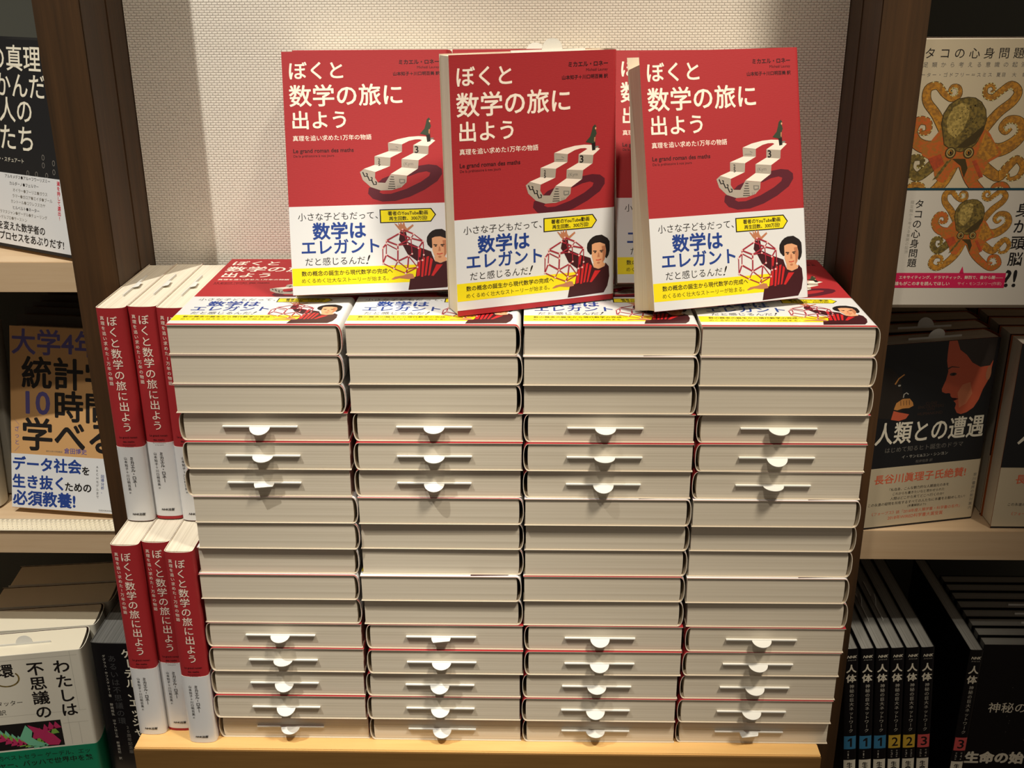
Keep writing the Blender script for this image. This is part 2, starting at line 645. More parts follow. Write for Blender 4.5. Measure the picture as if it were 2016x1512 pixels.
def cover_art():
    a = Art()
    a.text('ぼくと', 5.5, 173.2, 40.8, M_TITLE, bold=0.017)
    a.text('数学の旅に', 4.7, 153.9, 86.5, M_TITLE, bold=0.017)
    a.text('出よう', 6.2, 135.2, 40.6, M_TITLE, bold=0.017)
    a.text('真理を追い求めた1万年の物語', 5.7, 121.2, 60.4, M_TITLE, bold=0.008)
    a.text('Le grand roman des maths', 5.6, 111.0, 46.2, M_DRED, bold=0.016)
    a.text('De la préhistoire à nos jours', 5.6, 107.2, 31.0, M_DRED)
    a.text('ミカエル・ロネー', 121.3, 178.7, 31.2, M_DRED, bold=0.03, align='R')
    a.text('Michaël Launay', 121.3, 174.2, 17.2, M_DRED, align='R')
    a.text('山本知子＋川口明百美 訳', 121.4, 169.7, 36.2, M_DRED, bold=0.022, align='R')
    # looped stairway and its cast shape
    a.poly([(92.4, 89.6), (96.5, 94.6), (101.4, 97.8), (109.5, 98.8), (115.8, 97.9), (119.7, 95.0), (119.8, 91.0), (115.8, 85.5), (105.6, 79.1), (93.9, 73.9), (82.3, 70.9), (72.1, 70.7), (64.8, 73.2), (61.4, 77.2), (62.2, 81.7), (63.7, 82.2), (71.4, 79.4), (70.2, 78.0), (72.9, 76.6), (79.2, 76.6), (91.4, 80.1), (103.1, 85.4), (109.6, 89.7), (110.6, 92.2), (107.5, 93.4), (101.2, 92.4), (94.8, 90.1)], M_SHAD, 1)
    a.poly([(69.5, 85.6), (73.1, 88.6), (79.4, 90.9), (76.0, 85.1)], M_SHAD, 1)
    a.poly([(78.6, 116.2), (86.1, 118.8), (95.2, 120.5), (102.6, 120.9), (108.3, 120.5), (115.6, 117.2), (110.2, 112.9), (98.3, 114.0), (105.3, 117.7), (103.6, 118.4), (99.7, 118.4), (95.1, 117.4), (89.5, 114.8)], M_STEP, 2)
    for q in ([(78.7, 109.7), (89.2, 109.0), (79.9, 104.6), (67.7, 106.0)], [(67.3, 99.3), (79.1, 98.0), (67.7, 93.8), (59.1, 96.5)],
              [(97.8, 107.8), (109.3, 106.6), (101.7, 102.1), (88.6, 103.4)], [(88.3, 96.9), (100.8, 95.5), (92.4, 90.3), (79.6, 91.9)]):
        a.poly(q, M_STEP, 2)
    for q in ([(78.6, 115.9), (89.5, 114.8), (89.2, 109.0), (78.7, 109.7)], [(67.7, 105.9), (80.1, 104.5), (79.4, 98.0), (67.4, 99.3)],
              [(98.3, 114.0), (110.2, 112.9), (109.6, 106.6), (97.9, 107.8)], [(88.6, 103.3), (101.9, 102.0), (101.1, 95.5), (88.3, 96.9)],
              [(59.1, 96.5), (67.7, 93.6), (67.3, 89.3), (69.5, 85.6), (75.1, 85.2), (79.5, 91.7), (92.2, 90.2), (91.6, 85.2), (87.4, 81.4), (79.9, 79.4), (71.4, 79.4), (63.7, 82.2), (57.8, 87.9), (55.9, 94.1)]):
        a.poly(q, M_RISER, 2)
    a.text('2', 70.4, 103.0, 1.5, M_BLACK, 3, bold=0.02)
    a.text('5', 70.4, 99.9, 1.5, M_BLACK, 3, bold=0.02)
    a.text('3', 99.3, 110.5, 2.7, M_BLACK, 3, bold=0.02)
    a.text('(Kym', 90.0, 99.2, 7.5, M_GREY, 3)
    a.line([(80.0, 111.2), (86.0, 111.0)], 0.4, M_GREY, 3)
    a.line([(84.5, 113.2), (86.5, 112.2)], 0.4, M_GREY, 3)
    a.poly([(86.0, 88.0), (90.8, 87.6), (90.5, 84.6), (87.0, 84.2), (86.0, 85.0)], M_GREY, 3)
    a.poly([(86.8, 87.2), (89.9, 86.9), (89.6, 85.4), (86.9, 85.2)], M_RISER, 4)
    for i, (y, l) in enumerate(((89.6, 2.4), (87.7, 3.2), (85.8, 3.8), (84.0, 4.4), (82.2, 5.0), (80.6, 5.4))):
        a.line([(81.4 - l * 0.8, y + 0.25), (81.4 + l * 0.25, y)], 0.55, M_BLACK, 3)
    for i, (x, y) in enumerate(((60.6, 91.8), (64.2, 88.6), (67.4, 85.2))):     # running spirals
        a.line([(x - 2.6, y + 2.2), (x - 1.2, y - 1.2), (x + 0.7, y - 1.0), (x + 0.9, y + 0.8), (x - 0.2, y + 1.1)], 0.9, M_BLACK, 3)
    a.line([(84.8, 82.8), (84.8, 81.0)], 0.4, M_GREY, 3)
    a.line([(86.4, 82.9), (86.4, 81.3)], 0.4, M_GREY, 3)
    # small walking figure in a long coat
    a.poly([(111.4, 135.3), (112.5, 133.6), (112.0, 131.4), (112.8, 128.6), (111.8, 126.5), (111.8, 122.0), (108.7, 121.5), (103.9, 122.8), (107.5, 126.6), (108.8, 130.4), (109.6, 133.7)], M_COAT, 3)
    a.poly([(108.7, 121.6), (111.8, 121.8), (111.9, 116.6), (109.2, 116.2)], M_BLACK, 3)
    a.poly([(111.5, 117.6), (115.0, 118.8), (113.4, 119.6), (111.6, 119.2)], M_GREY, 3)
    a.ell(111.9, 132.4, 0.6, 0.9, M_SKIN, 4, 8)
    a.poly([(110.8, 126.0), (111.8, 126.0), (111.4, 122.4), (110.6, 123.0)], M_SKIN2, 4)
    return a


def obi_art():
    a = Art()
    a.rect(0.2, 7.2, 122.6, 20.8, M_YEL, 1)
    a.text('小さな子どもだって、', 6.6, 60.4, 61.5, M_BLACK)
    a.text('数学は', 17.6, 49.2, 40.4, NAVY, bold=0.028)
    a.text('エレガント', 8.4, 36.9, 59.6, NAVY, bold=0.022)
    a.text('だと感じるんだ', 10.7, 25.7, 46.0, M_BLACK)
    a.text('!', 58.4, 26.0, 1.5, M_BLACK, height=7.0, slant=0.35)
    a.text('数の概念の誕生から現代数学の完成へ', 7.4, 16.6, 70.2, M_BLACK, bold=0.014)
    a.text('めくるめく壮大なストーリーが始まる。', 7.2, 11.0, 67.0, M_BLACK)
    a.poly([(69.6, 64.6), (110.0, 64.6), (113.6, 59.5), (109.4, 53.9), (69.6, 53.9)], M_BLACK, 1)
    a.poly([(70.5, 63.8), (109.5, 63.8), (112.6, 59.4), (109.0, 54.7), (70.5, 54.7)], M_YEL, 2)
    a.text('著者のYouTube動画', 75.9, 61.3, 31.2, M_BLACK, 3, bold=0.02)
    a.text('再生回数、300万回!', 76.8, 57.2, 29.7, M_BLACK, 3, bold=0.02)
    # man in a dark red pullover holding an open ball of rods
    a.poly([(84.9, 46.6), (89.5, 46.4), (90.4, 38.7), (99.3, 34.2), (108.3, 30.6), (109.2, 27.5), (111.1, 22.8), (115.6, 21.4), (120.3, 23.1), (120.9, 25.9), (123.8, 22.6), (124.4, 14.9), (122.8, 7.2), (119.7, 2.1), (89.2, 1.1), (91.0, 10.2), (95.3, 11.3), (97.3, 23.1), (89.9, 29.0), (86.1, 36.8), (83.6, 40.4)], M_SWEAT, 2)
    for q in ([(97.0, 21.0), (100.0, 24.6), (98.6, 12.0), (96.0, 11.3)], [(101.0, 25.0), (103.4, 26.2), (101.2, 11.0), (99.6, 11.0)], [(104.6, 26.6), (106.6, 27.0), (103.8, 12.0), (102.2, 11.6)],
              [(107.6, 26.0), (109.4, 24.2), (106.4, 12.0), (105.0, 11.6)], [(112.0, 20.4), (117.0, 20.1), (109.4, 11.4), (107.6, 11.6)], [(99.0, 33.8), (100.8, 33.0), (99.6, 26.0), (98.6, 27.0)]):
        a.poly(q, M_FOLD, 3)
    a.poly([(85.3, 47.2), (83.3, 49.4), (80.4, 53.5), (82.1, 52.9), (83.8, 51.1), (83.5, 54.5), (84.9, 52.1), (85.7, 54.9), (86.8, 52.0), (88.2, 55.0), (89.0, 51.2), (90.3, 49.1), (95.0, 52.4), (95.6, 51.1), (90.9, 47.3), (89.5, 46.4)], M_SKIN2, 3)
    a.poly([(76.3, 10.0), (79.2, 11.8), (85.5, 12.5), (90.5, 14.0), (93.3, 13.5), (94.5, 10.0), (89.6, 9.5), (82.6, 10.6), (77.7, 9.6)], M_SKIN2, 3)
    a.poly([(110.6, 26.5), (118.6, 26.5), (121.0, 24.8), (119.6, 22.8), (114.9, 21.4), (111.0, 23.0)], M_SKIN, 3)
    a.poly([(108.4, 33.1), (105.8, 36.0), (105.2, 38.8), (105.6, 42.0), (107.6, 44.9), (110.0, 46.8), (112.7, 47.8), (117.6, 48.0), (122.4, 45.0), (124.2, 42.4), (124.4, 39.4), (124.4, 35.0), (123.6, 31.7), (121.7, 29.0), (119.5, 32.0), (115.0, 38.0), (110.5, 34.0)], M_HAIR, 3)
    a.poly([(109.4, 41.0), (112.0, 42.0), (116.0, 42.2), (120.4, 40.4), (121.3, 36.0), (121.3, 33.2), (120.2, 28.4), (117.8, 24.4), (115.4, 23.6), (112.6, 24.6), (110.6, 27.4), (109.4, 31.6)], M_SKIN, 4)
    a.poly([(117.6, 39.0), (120.6, 39.4), (121.2, 33.2), (120.0, 28.4), (118.2, 26.0), (118.6, 32.0)], M_SKIN2, 5)
    a.line([(110.4, 35.8), (113.4, 35.5)], 0.8, M_HAIR, 5)
    a.line([(116.0, 35.5), (119.2, 35.8)], 0.8, M_HAIR, 5)
    a.ell(112.1, 34.6, 0.9, 0.45, M_HAIR, 5, 10)
    a.ell(117.5, 34.6, 0.9, 0.45, M_HAIR, 5, 10)
    a.poly([(114.6, 34.2), (115.4, 34.2), (116.0, 30.8), (114.0, 30.7)], M_SKIN2, 5)
    a.line([(112.8, 28.6), (115.0, 28.3), (117.4, 28.9)], 0.55, M_FOLD, 6)
    a.ell(115.0, 26.2, 1.3, 0.9, M_SKIN2, 5, 10)
    N = [(86.8, 48.5), (84.2, 45.5), (73.8, 40.1), (73.7, 37.7), (82.6, 36.3), (93.0, 41.4), (95.3, 44.7), (102.4, 38.9), (98.6, 33.5), (102.5, 28.1), (101.3, 24.0), (98.1, 23.4), (97.1, 18.6), (89.3, 17.6), (87.7, 14.2), (78.8, 18.1), (70.4, 22.6), (73.2, 29.1), (70.7, 34.4), (82.0, 23.8), (90.6, 27.6), (93.4, 29.2), (90.3, 37.0), (82.4, 32.8)]
    for i, j in ((0, 1), (1, 2), (2, 3), (2, 4), (4, 5), (1, 5), (0, 6), (5, 6), (6, 7), (5, 7), (7, 8), (7, 9), (9, 10), (10, 11), (8, 11), (11, 12), (12, 13), (13, 14), (14, 15), (15, 16), (16, 17), (17, 3), (3, 18), (18, 16), (17, 19), (19, 23), (23, 4), (19, 20), (20, 21), (21, 5), (19, 13), (13, 20), (12, 20), (15, 19), (22, 8), (22, 4), (22, 0), (3, 23), (12, 14)):
        a.line([N[i], N[j]], 0.75 if (i + j) % 3 else 1.1, M_ROD, 6)
    for x, y in N:
        a.ell(x, y, 0.75, 0.75, M_NODE, 7, 8)
    return a


def spine_art():
    a = Art()
    a.vtext('ぼくと数学の旅に出よう', 12.6, 182.0, 8.7, M_TITLE, pitch=9.1, bold=0.006)
    a.vtext('真理を追い求めた1万年の物語', 5.0, 182.0, 3.5, M_TITLE, pitch=4.25, bold=0.004)
    a.text('Le grand roman', 12.0, 77.2, 14.6, M_DRED, bold=0.012, align='C')
    a.text('des maths', 12.0, 73.6, 9.4, M_DRED, bold=0.012, align='C')
    a.text('De la préhistoire', 12.0, 70.6, 10.4, M_DRED, align='C')
    a.text('à nos jours', 12.0, 68.8, 6.8, M_DRED, align='C')
    return a


def obi_spine_art():
    a = Art()
    a.vtext('ミカエル・ロネー', 12.6, 60.0, 3.7, M_BLACK, pitch=3.5, bold=0.012)
    a.vtext('山本知子＋川口明百美', 7.4, 60.0, 2.8, M_BLACK, pitch=3.15, bold=0.004)
    a.vtext('訳', 7.4, 27.6, 1.8, M_BLACK)
    a.text('NHK出版', 12.2, 6.6, 10.6, M_BLACK, bold=0.03, align='C', slant=0.22)
    return a


CA, OA = cover_art(), obi_art()
ME_JACKET = wrap_mesh('red_jacket', W, T, XS, BU, 0.0, H, 0.4, 0.0, M_RED, M_LINER, M_EDGE, CA, spine_art())
ME_OBI = wrap_mesh('white_band', W, T, XS, BU, 0.25, 68.5, 0.14, 0.16, M_WHITE, M_WHITE, M_EDGE, OA, obi_spine_art())
ME_BLOCK = block_mesh('page_block', W, H, T, XS, 0.4, M_PAGE, back=2.2)
ME_BLOCK_FAN = block_mesh('page_block_fanned', W, H - 8.0, T, XS, 0.4, M_PAGE, fan=7.0, back=2.2)
SLIPS = [slip_mesh('slip', 39, 97, 68, H, T * 0.52, d, 8.0, c) for d, c in ((14, 0), (30, 0), (4, 0), (24, 0.55), (-6, 0), (84, 0.5), (20, 0.35))]
SLIPS.append(slip_mesh('slip', 50, 108, 82, H, T * 0.52, -4, 8.0, 0))


def red_book(mw, label, group, slip=None, obi_shift=0.0, block=None):
    t = thing('paperback_book', label, 'book', group, mw)
    link('page_block', block or ME_BLOCK, t)
    link('jacket', ME_JACKET, t)
    o = link('paper_band', ME_OBI, t)
    o.location.y = obi_shift * S
    if slip is not None:
        link('order_slip', SLIPS[slip], t)
    return t


# four piles of sixteen
ORD = ['topmost', 'second', 'third', 'fourth', 'fifth', 'sixth', 'seventh', 'eighth', 'ninth', 'tenth', 'eleventh', 'twelfth',
       'thirteenth', 'fourteenth', 'fifteenth', 'bottom']
PILE = ['leftmost pile', 'second pile from left', 'third pile from left', 'rightmost pile']
X = [[-0.8, -0.9, -1.0, -0.3, 0.2, -0.8, 3.0, 3.2, 1.0, 0.0, 0.7, -0.3, 0.2, -0.8, -0.8, 0.0],
     [131.8, 133.0, 132.5, 133.2, 132.8, 131.9, 133.8, 134.1, 133.6, 131.8, 132.6, 133.4, 133.3, 131.3, 130.9, 131.5],
     [264.1, 264.1, 264.0, 264.4, 264.0, 264.0, 264.9, 265.2, 264.6, 263.8, 264.2, 264.6, 264.4, 262.9, 262.4, 262.8],
     [395.3, 395.4, 395.6, 395.9, 395.7, 395.2, 396.2, 396.5, 396.0, 395.2, 397.3, 397.4, 395.9, 395.3, 394.1, 394.3]]
DY = [0.0, -0.8, 0.2, 1.4, -0.8, 0.3, -1.6, 0.4, 1.0, -0.4, 0.6, 0.8, -0.6, 0.4, -1.2, 2.6]
PITCHZ = 23.66
for c in range(4):
    for r in range(16):
        turned = r in (3, 4, 5) or r >= 11
        z = (15 - r) * PITCHZ + 0.17
        dy = DY[r] + random.uniform(-0.9, 0.9)
        yaw = random.uniform(-0.18, 0.18)
        place = ORD[r] if r in (0, 15) else ORD[r] + ' from top'
        if turned:
            lab = 'red paperback with white order slip, %s in %s' % (place, PILE[c])
        else:
            lab = 'red paperback showing plain page edges, %s in %s' % (place, PILE[c])
        if r == 0:
            lab = 'red paperback lying cover up as the top book of the %s' % PILE[c]
        sl = random.choice((0, 0, 1, 1, 2, 3)) if turned else None
        red_book(flat(X[c][r], dy, z, yaw, turned, W, H), lab, 'red paperbacks stacked flat in four piles', sl,
                 3.0 if r == 0 else random.choice((0, 0, 0.8)))
ZP = 16 * PITCHZ + 0.25

# six upright at the left of the piles, spine out, in two tiers
for tier, y0s, xs_, z0 in (('upper', (46.0, 50.0, 47.0), (-72.35, -48.65, -24.95), 188.5), ('lower', (5.0, 10.5, -5.0), (-72.35, -48.65, -24.95), 0.1)):
    for i, nm in enumerate(('against the dark upright', 'in the middle of three', 'beside the flat piles')):
        red_book(spine_out(xs_[i], y0s[i], z0, 0.0, 0.0, T, W),
                 'red paperback standing spine outward in the %s tier, %s' % (tier, nm), 'red paperbacks standing spine outward', 5 if tier == 'upper' else None,
                 {('upper', 1): 2.6, ('lower', 1): 2.4}.get((tier, i), 0.0))

# faced out on top of the piles
red_book(face_out(85.0, 47.0, ZP, 8.0, 20.0, T), 'red paperback faced out on the left of the three fronting the display', 'red paperbacks faced out on top', None, 0.0)
red_book(face_out(214.8, 17.5, ZP, 21.3, 2.2, T), 'red paperback faced out in the middle, red strip below its white band', 'red paperbacks faced out on top', 7, 4.0)
red_book(face_out(361.4, 13.5, ZP, 17.6, 14.8, T), 'red paperback faced out on the right with fanned page edges showing', 'red paperbacks faced out on top', None, 0.0, ME_BLOCK_FAN)
red_book(face_out(76.0, 88.0, ZP, 2.0, 23.6, T), 'red paperback against the wall, mostly hidden behind the left faced out copy', 'red paperbacks leaning at the wall', 6)
red_book(face_out(207.0, 90.5, ZP, 2.0, 23.4, T), 'red paperback against the wall, mostly hidden behind the middle faced out copy', 'red paperbacks leaning at the wall', 4)
red_book(face_out(338.2, 78.0, ZP, 2.0, 23.8, T), 'red paperback against the wall, part hidden behind the right faced out copy', 'red paperbacks leaning at the wall', 6)

# ------------------------------------------------------------------ other books


def make_book(name, label, cat, group, mw, dims, cover_mat, art=None, spine=None, inner=None, edge=None, band=None, page=None, slip=None, cache={}):
    """dims = (W, H, T, bulge); band = (y0, y1, material, art, spine art)"""
    key = name + str(dims) + str(id(art)) + str(id(spine))
    bw, bh, bt, bu = dims
    xs = bw - bu - 0.2
    if key not in cache:
        d = {'page_block': block_mesh('page_block', bw, bh, bt, xs, 0.8, page or M_PAGE, inset=1.6, back=bu * 0.5),
             'cover': wrap_mesh('cover', bw, bt, xs, bu, 0, bh, 0.8, 0, cover_mat, inner or M_INNER, edge or cover_mat, art, spine)}
        if band:
            d['paper_band'] = wrap_mesh('paper_band', bw, bt, xs, bu, band[0], band[1], 0.14, 0.22, band[2], band[2], band[2], band[3], band[4])
        cache[key] = d
    t = thing(name, label, cat, group, mw)
    for k, me in cache[key].items():
        link(k, me, t)
    if slip:
        link('order_slip', slip_mesh('slip', bw * 0.3, bw * 0.72, bw * 0.52, bh, bt * 0.55, slip, 8.5), t)
    return t


def mottle(name, c1, c2):
    """printed colour with the speckle of an old engraving"""
    if name in MATS:
        return MATS[name]
    m = mat(name, c1, 0.55)
    nt, b = nodes(m)
    mp = tex_coord(nt, (420, 420, 420))
    n1 = nt.nodes.new('ShaderNodeTexNoise')
    n1.inputs['Scale'].default_value = 1.0
    n1.inputs['Detail'].default_value = 4
    nt.links.new(mp.outputs[0], n1.inputs['Vector'])
    cr = nt.nodes.new('ShaderNodeValToRGB')
    cr.color_ramp.elements[0].color = (*lin(c2), 1)
    cr.color_ramp.elements[1].color = (*lin(c1), 1)
    cr.color_ramp.elements[0].position = 0.4
    cr.color_ramp.elements[1].position = 0.6
    nt.links.new(n1.outputs[0], cr.inputs[0])
    nt.links.new(cr.outputs[0], b.inputs['Base Color'])
    return m


M_BLK = mat('black_cover', (26, 27, 30), 0.45, 0.4)
M_BLKG = mat('black_gloss_cover', (16, 16, 20), 0.3, 0.5)
M_KRAFT = mat('kraft_cover', (206, 160, 106), 0.6)
M_PALE = mat('pale_cover', (226, 222, 208), 0.55)
M_GREEN = mat('green_band', (10, 128, 92), 0.5)
M_CREAM = mat('cream_cover', (206, 192, 164), 0.55)
M_ORANGE = mat('ink_orange', (226, 104, 70), 0.5)
M_PINK = mat('ink_magenta', (206, 30, 84), 0.5)
M_PAGE_G = pages('page_edges_grey', (164, 164, 160), (134, 132, 126))
M_OCH = mottle('ink_ochre', (196, 136, 46), (150, 104, 44))
M_ORG = mottle('ink_burnt_orange', (196, 96, 40), (164, 108, 44))
M_OLV = mottle('ink_olive', (134, 112, 52), (92, 78, 40))
M_DOLV = mat('ink_dark_olive', (70, 56, 26), 0.55)
M_LOLV = mat('ink_light_olive', (206, 196, 140), 0.55)
M_RUST = mottle('ink_rust', (184, 76, 40), (160, 70, 40))
M_SALM = mat('ink_salmon', (206, 96, 66), 0.5)
M_BROWNF = mat('ink_fur_brown', (70, 50, 40), 0.5)
M_HAIRB = mat('ink_hair_brown', (58, 50, 46), 0.5)
M_TIT = mat('ink_warm_white', (238, 232, 214), 0.5)
M_STEEL = mat('ink_steel_blue', (58, 128, 172), 0.5)
M_GOLD = mat('ink_gold', (216, 178, 62), 0.5)
M_CORAL = mat('ink_coral', (222, 92, 92), 0.5)
M_BROWNE = mat('board_brown', (150, 74, 22), 0.6)
M_VIO = mat('ink_violet', (92, 84, 150), 0.5)
M_LIME = mat('ink_lime', (126, 176, 76), 0.5)
M_MINT = mat('ink_mint', (120, 196, 160), 0.5)
M_ROSE = mat('ink_rose', (190, 50, 100), 0.5)
M_RED2 = mat('ink_scarlet', (206, 36, 62), 0.5)


def smooth(pts, n=5):
    """Catmull-Rom through pts"""
    out = []
    P = [pts[0]] + list(pts) + [pts[-1]]
    for i in range(1, len(P) - 2):
        p0, p1, p2, p3 = P[i - 1], P[i], P[i + 1], P[i + 2]
        for k in range(n):
            t = k / n
            out.append(tuple(0.5 * ((2 * p1[j]) + (-p0[j] + p2[j]) * t + (2 * p0[j] - 5 * p1[j] + 4 * p2[j] - p3[j]) * t * t
                                    + (-p0[j] + 3 * p1[j] - 3 * p2[j] + p3[j]) * t ** 3) for j in (0, 1)))
    out.append(tuple(pts[-1]))
    return out


def octopus(a, f, k, layer=1):
    """a generic octopus drawing; f maps drawing mm to cover mm, k scales stroke widths"""
    def tr(pts):
        return [f(*p) for p in pts]

    def arm(pts, w, w2, m, ly, suck=True):
        p = smooth(pts, 5)
        a.line(tr(p), (w + 1.1) * k, M_DOLV, ly, (w2 + 0.8) * k)
        a.line(tr(p), w * k, m, ly + 1, w2 * k)
        if suck:
            n = len(p)
            for i in range(n // 3, n - 1, 2):
                (x0, y0), (x1, y1) = p[i - 1], p[i + 1]
                L = math.hypot(x1 - x0, y1 - y0) or 1
                r = (w + (w2 - w) * i / n) / 2
                u, v = f(p[i][0] - (y1 - y0) / L * r, p[i][1] + (x1 - x0) / L * r)
                a.ell(u, v, 0.75 * k, 0.75 * k, M_LOLV, ly + 2, 6)
    arm([(52, 148), (42, 164), (33, 175), (32.5, 185), (40, 187.5), (46.5, 181), (53, 177), (58.5, 180), (57.4, 186), (52.4, 187), (50.4, 183.4), (53, 181.4)], 8, 1.6, M_OCH, layer)
    arm([(80, 148), (92, 165), (103, 175), (106, 183), (99.6, 188), (92, 183), (86, 178), (80, 180), (79.4, 186), (84, 188), (86.6, 184.4), (84, 182)], 8, 1.6, M_OCH, layer)
    arm([(52, 140), (40, 137), (29, 141), (24, 150), (28, 159), (36, 158), (37, 150.6), (31.6, 149.4), (30.6, 153)], 12, 2.0, M_ORG, layer)
    arm([(78, 140), (96, 135), (109, 141), (114.6, 150), (111, 158.6), (102, 160), (97, 154), (101, 149.4), (105.4, 153)], 12, 2.0, M_OCH, layer)
    arm([(54, 130), (44, 122), (33, 113), (25.6, 119), (27, 128), (34.6, 128.4), (35.4, 122.4), (31.4, 121.4)], 10, 1.8, M_OLV, layer)
    arm([(76, 130), (90, 119), (101, 113), (107, 121), (114, 127.6), (120, 121.4), (117.4, 113), (110, 111), (108.6, 115.6)], 10, 1.8, M_OCH, layer)
    arm([(62, 126), (56, 110), (46, 98), (34, 91), (26, 96), (29.4, 105.4), (38, 105), (39, 98.4), (34, 97.6)], 10, 2.0, M_OCH, layer + 1)
    arm([(70, 126), (78, 110), (90, 98), (102, 91), (111, 96), (107, 105.4), (99, 105), (98, 98.4), (103, 97.6)], 10, 2.0, M_ORG, layer + 1)
    a.poly(tr(smooth([(47, 152), (40, 142), (34, 132), (44, 125), (48, 112), (56, 108), (61, 117), (66, 121), (71, 117), (76, 108), (86, 112), (90, 124), (100, 132), (93, 142), (84, 152), (66, 150), (47, 152)], 4)[:-1]), M_ORG, layer + 3)
    a.poly(tr([(84, 150), (93, 141), (98, 132), (88, 126), (80, 130)]), M_OCH, layer + 4)
    a.poly(tr([(46, 118), (40, 128), (50, 132), (54, 124)]), M_RUST, layer + 4)
    a.poly(tr([(56, 126), (60, 128), (50, 112), (46, 110)]), M_OLV, layer + 4)
    a.poly(tr([(77, 126), (80, 127), (88, 113), (85, 112)]), M_RUST, layer + 5)
    head = [(66, 178), (58, 176.5), (52, 172), (48.4, 165), (47.6, 157), (50, 148), (52, 140), (58, 136), (66, 134), (73, 136), (78, 141), (82, 151), (83.4, 160), (81.6, 168), (77.4, 174), (72, 177.4)]
    a.poly(tr([(66 + (x - 66) * 1.04, 156 + (y - 156) * 1.03) for x, y in head]), M_DOLV, layer + 4)
    a.poly(tr(head), M_OLV, layer + 5)
    a.poly(tr([(62, 174), (55, 170), (51, 160), (53, 150), (60, 145), (66, 152), (69, 164), (68, 172)]), mottle('ink_sand', (186, 160, 88), (140, 120, 62)), layer + 6)
    a.poly(tr([(82.6, 156), (82, 150), (77, 141), (70, 137), (62, 137), (68, 143), (76, 150)]), M_DOLV, layer + 6)
    rr = random.Random(3)
    for i in range(34):
        x, y = rr.uniform(54, 76), rr.uniform(146, 172)
        u, v = f(x, y)
        a.ell(u, v, 0.5 * k, 0.5 * k, M_DOLV, layer + 7, 5)
    for ex in (58, 73):
        u, v = f(ex, 133)
        a.ell(u, v, 4.6 * k, 4.9 * k, M_DOLV, layer + 6, 14)
        a.ell(u, v, 3.6 * k, 3.9 * k, mat('ink_khaki', (168, 148, 92), 0.55), layer + 7, 14)
        a.ell(u, v, 2.5 * k, 2.8 * k, M_DOLV, layer + 7.5, 12)
        a.ell(u - 0.4 * k, v + 0.4 * k, 1.7 * k, 1.9 * k, M_OCH, layer + 7.8, 12)
        a.ell(u, v, 0.9 * k, 1.3 * k, M_BLACK, layer + 8.2, 10)
    a.poly(tr([(60, 128), (71, 128), (74, 120), (72, 112), (68, 122)]), M_DOLV, layer + 5)


# --- upper left shelf: black book with the white list band, and one behind it
ab = Art()
for s, x, y, wd in (('の真理', 16, 174, 70), ('かんだ', 22, 150, 69), ('人の', 26, 128, 45), ('たち', 26, 103, 45)):
    ab.text(s, x, y, wd, M_TIT, bold=0.008)
ab.text('イアン・スチュアート', 57, 82.5, 46, M_TIT, align='R')
for x, y in ((84, 88), (84, 81), (62, 72), (74, 72), (88, 72), (98, 84), (98, 76)):
    ab.ell(x, y, 1.9, 2.6, M_GREY, 1, 12)
    ab.ell(x, y, 1.3, 2.0, M_BLK, 2, 12)
bb = Art()
rows = [('アルキメデス●アル＝フワーリズミー', 92.5, 67.2), ('カルダーノ●フェルマー', 76.3, 60.9), ('オイラー●フーリエ●ガウス', 88, 55.0), ('ラマー●ガロア●エイダ●ブール', 94.5, 49.6),
        ('カントール●コワレフスカヤ', 84.5, 44.2), ('ヒルベルト●ネーター', 76, 38.6), ('ラマヌジャン●ゲーデル●チューリング', 86.5, 33.4), ('マンデルブロ●サーストン', 58, 28.2)]
for s, xr, y in rows:
    bb.text(s, xr, y, 3.7 * len(s), M_BLACK if y > 60 or 36 < y < 40 else M_GREY, align='R')
bb.text('歴史を変えた数学者の', 82.5, 20.6, 84, M_BLACK, bold=0.02, align='R')
bb.text('思考のプロセスをあぶりだす!', 108, 10.8, 118, M_BLACK, bold=0.02, align='R')
bb.vtext('満を持して選出!', 103.5, 68.5, 4.4, M_RED2, bold=0.02, pitch=4.5)
bD = (129.0, 190.0, 22.0, 4.0)
g = 'black books on the upper left shelf'
vyaw, vx, vy = -28.4, -255.7, 256.6
for i in range(2):
    k = 27.0 * i
    make_book('book', ('black book with white lettering and white list band, front of the upper left shelf', 'book almost hidden behind the black book on the upper left shelf')[i], 'book', g,
              face_out(vx - 7 * i + k * math.sin(R(28.4)), vy + k * math.cos(R(28.4)), 372.3, vyaw, 8.0, 22.0), bD, M_BLK, ab, None, None, None,
              (3.0, 70, M_WHITE, bb, None))

# --- middle left shelf: kraft statistics book with copies behind, one neighbour, perforated mat
at_ = Art()
at_.text('大学4年', 2.7, 174.5, 95, M_VIO, bold=0.02)
at_.text('統計学', 13.5, 143, 101, M_BLACK, bold=0.024)
at_.text('10', 17.5, 111.5, 26, M_VIO, bold=0.02, height=23)
at_.text('時間', 50, 109.5, 62, M_BLACK, bold=0.024)
at_.text('学べる', 13.5, 79, 101, M_BLACK, bold=0.024)
at_.vtext('＼ざっと／', 6.6, 94, 6.0, M_VIO, pitch=7)
at_.text('倉田博史', 59, 63.4, 25, M_VIO, bold=0.012)
at_.text('東京大学大学院教授', 39, 61.8, 18, M_GREY)
bt_ = Art()
bt_.text('データ社会', 2.2, 47.4, 75.5, NAVY, bold=0.034)
bt_.text('を', 79, 43.6, 7.6, M_BLACK, bold=0.03)
bt_.text('生き抜く', 1.4, 28.6, 56, NAVY, bold=0.034)
bt_.text('ための', 60, 25.8, 28.5, M_BLACK, bold=0.03)
bt_.text('必須教養!', 1.6, 11.2, 69, NAVY, bold=0.034)
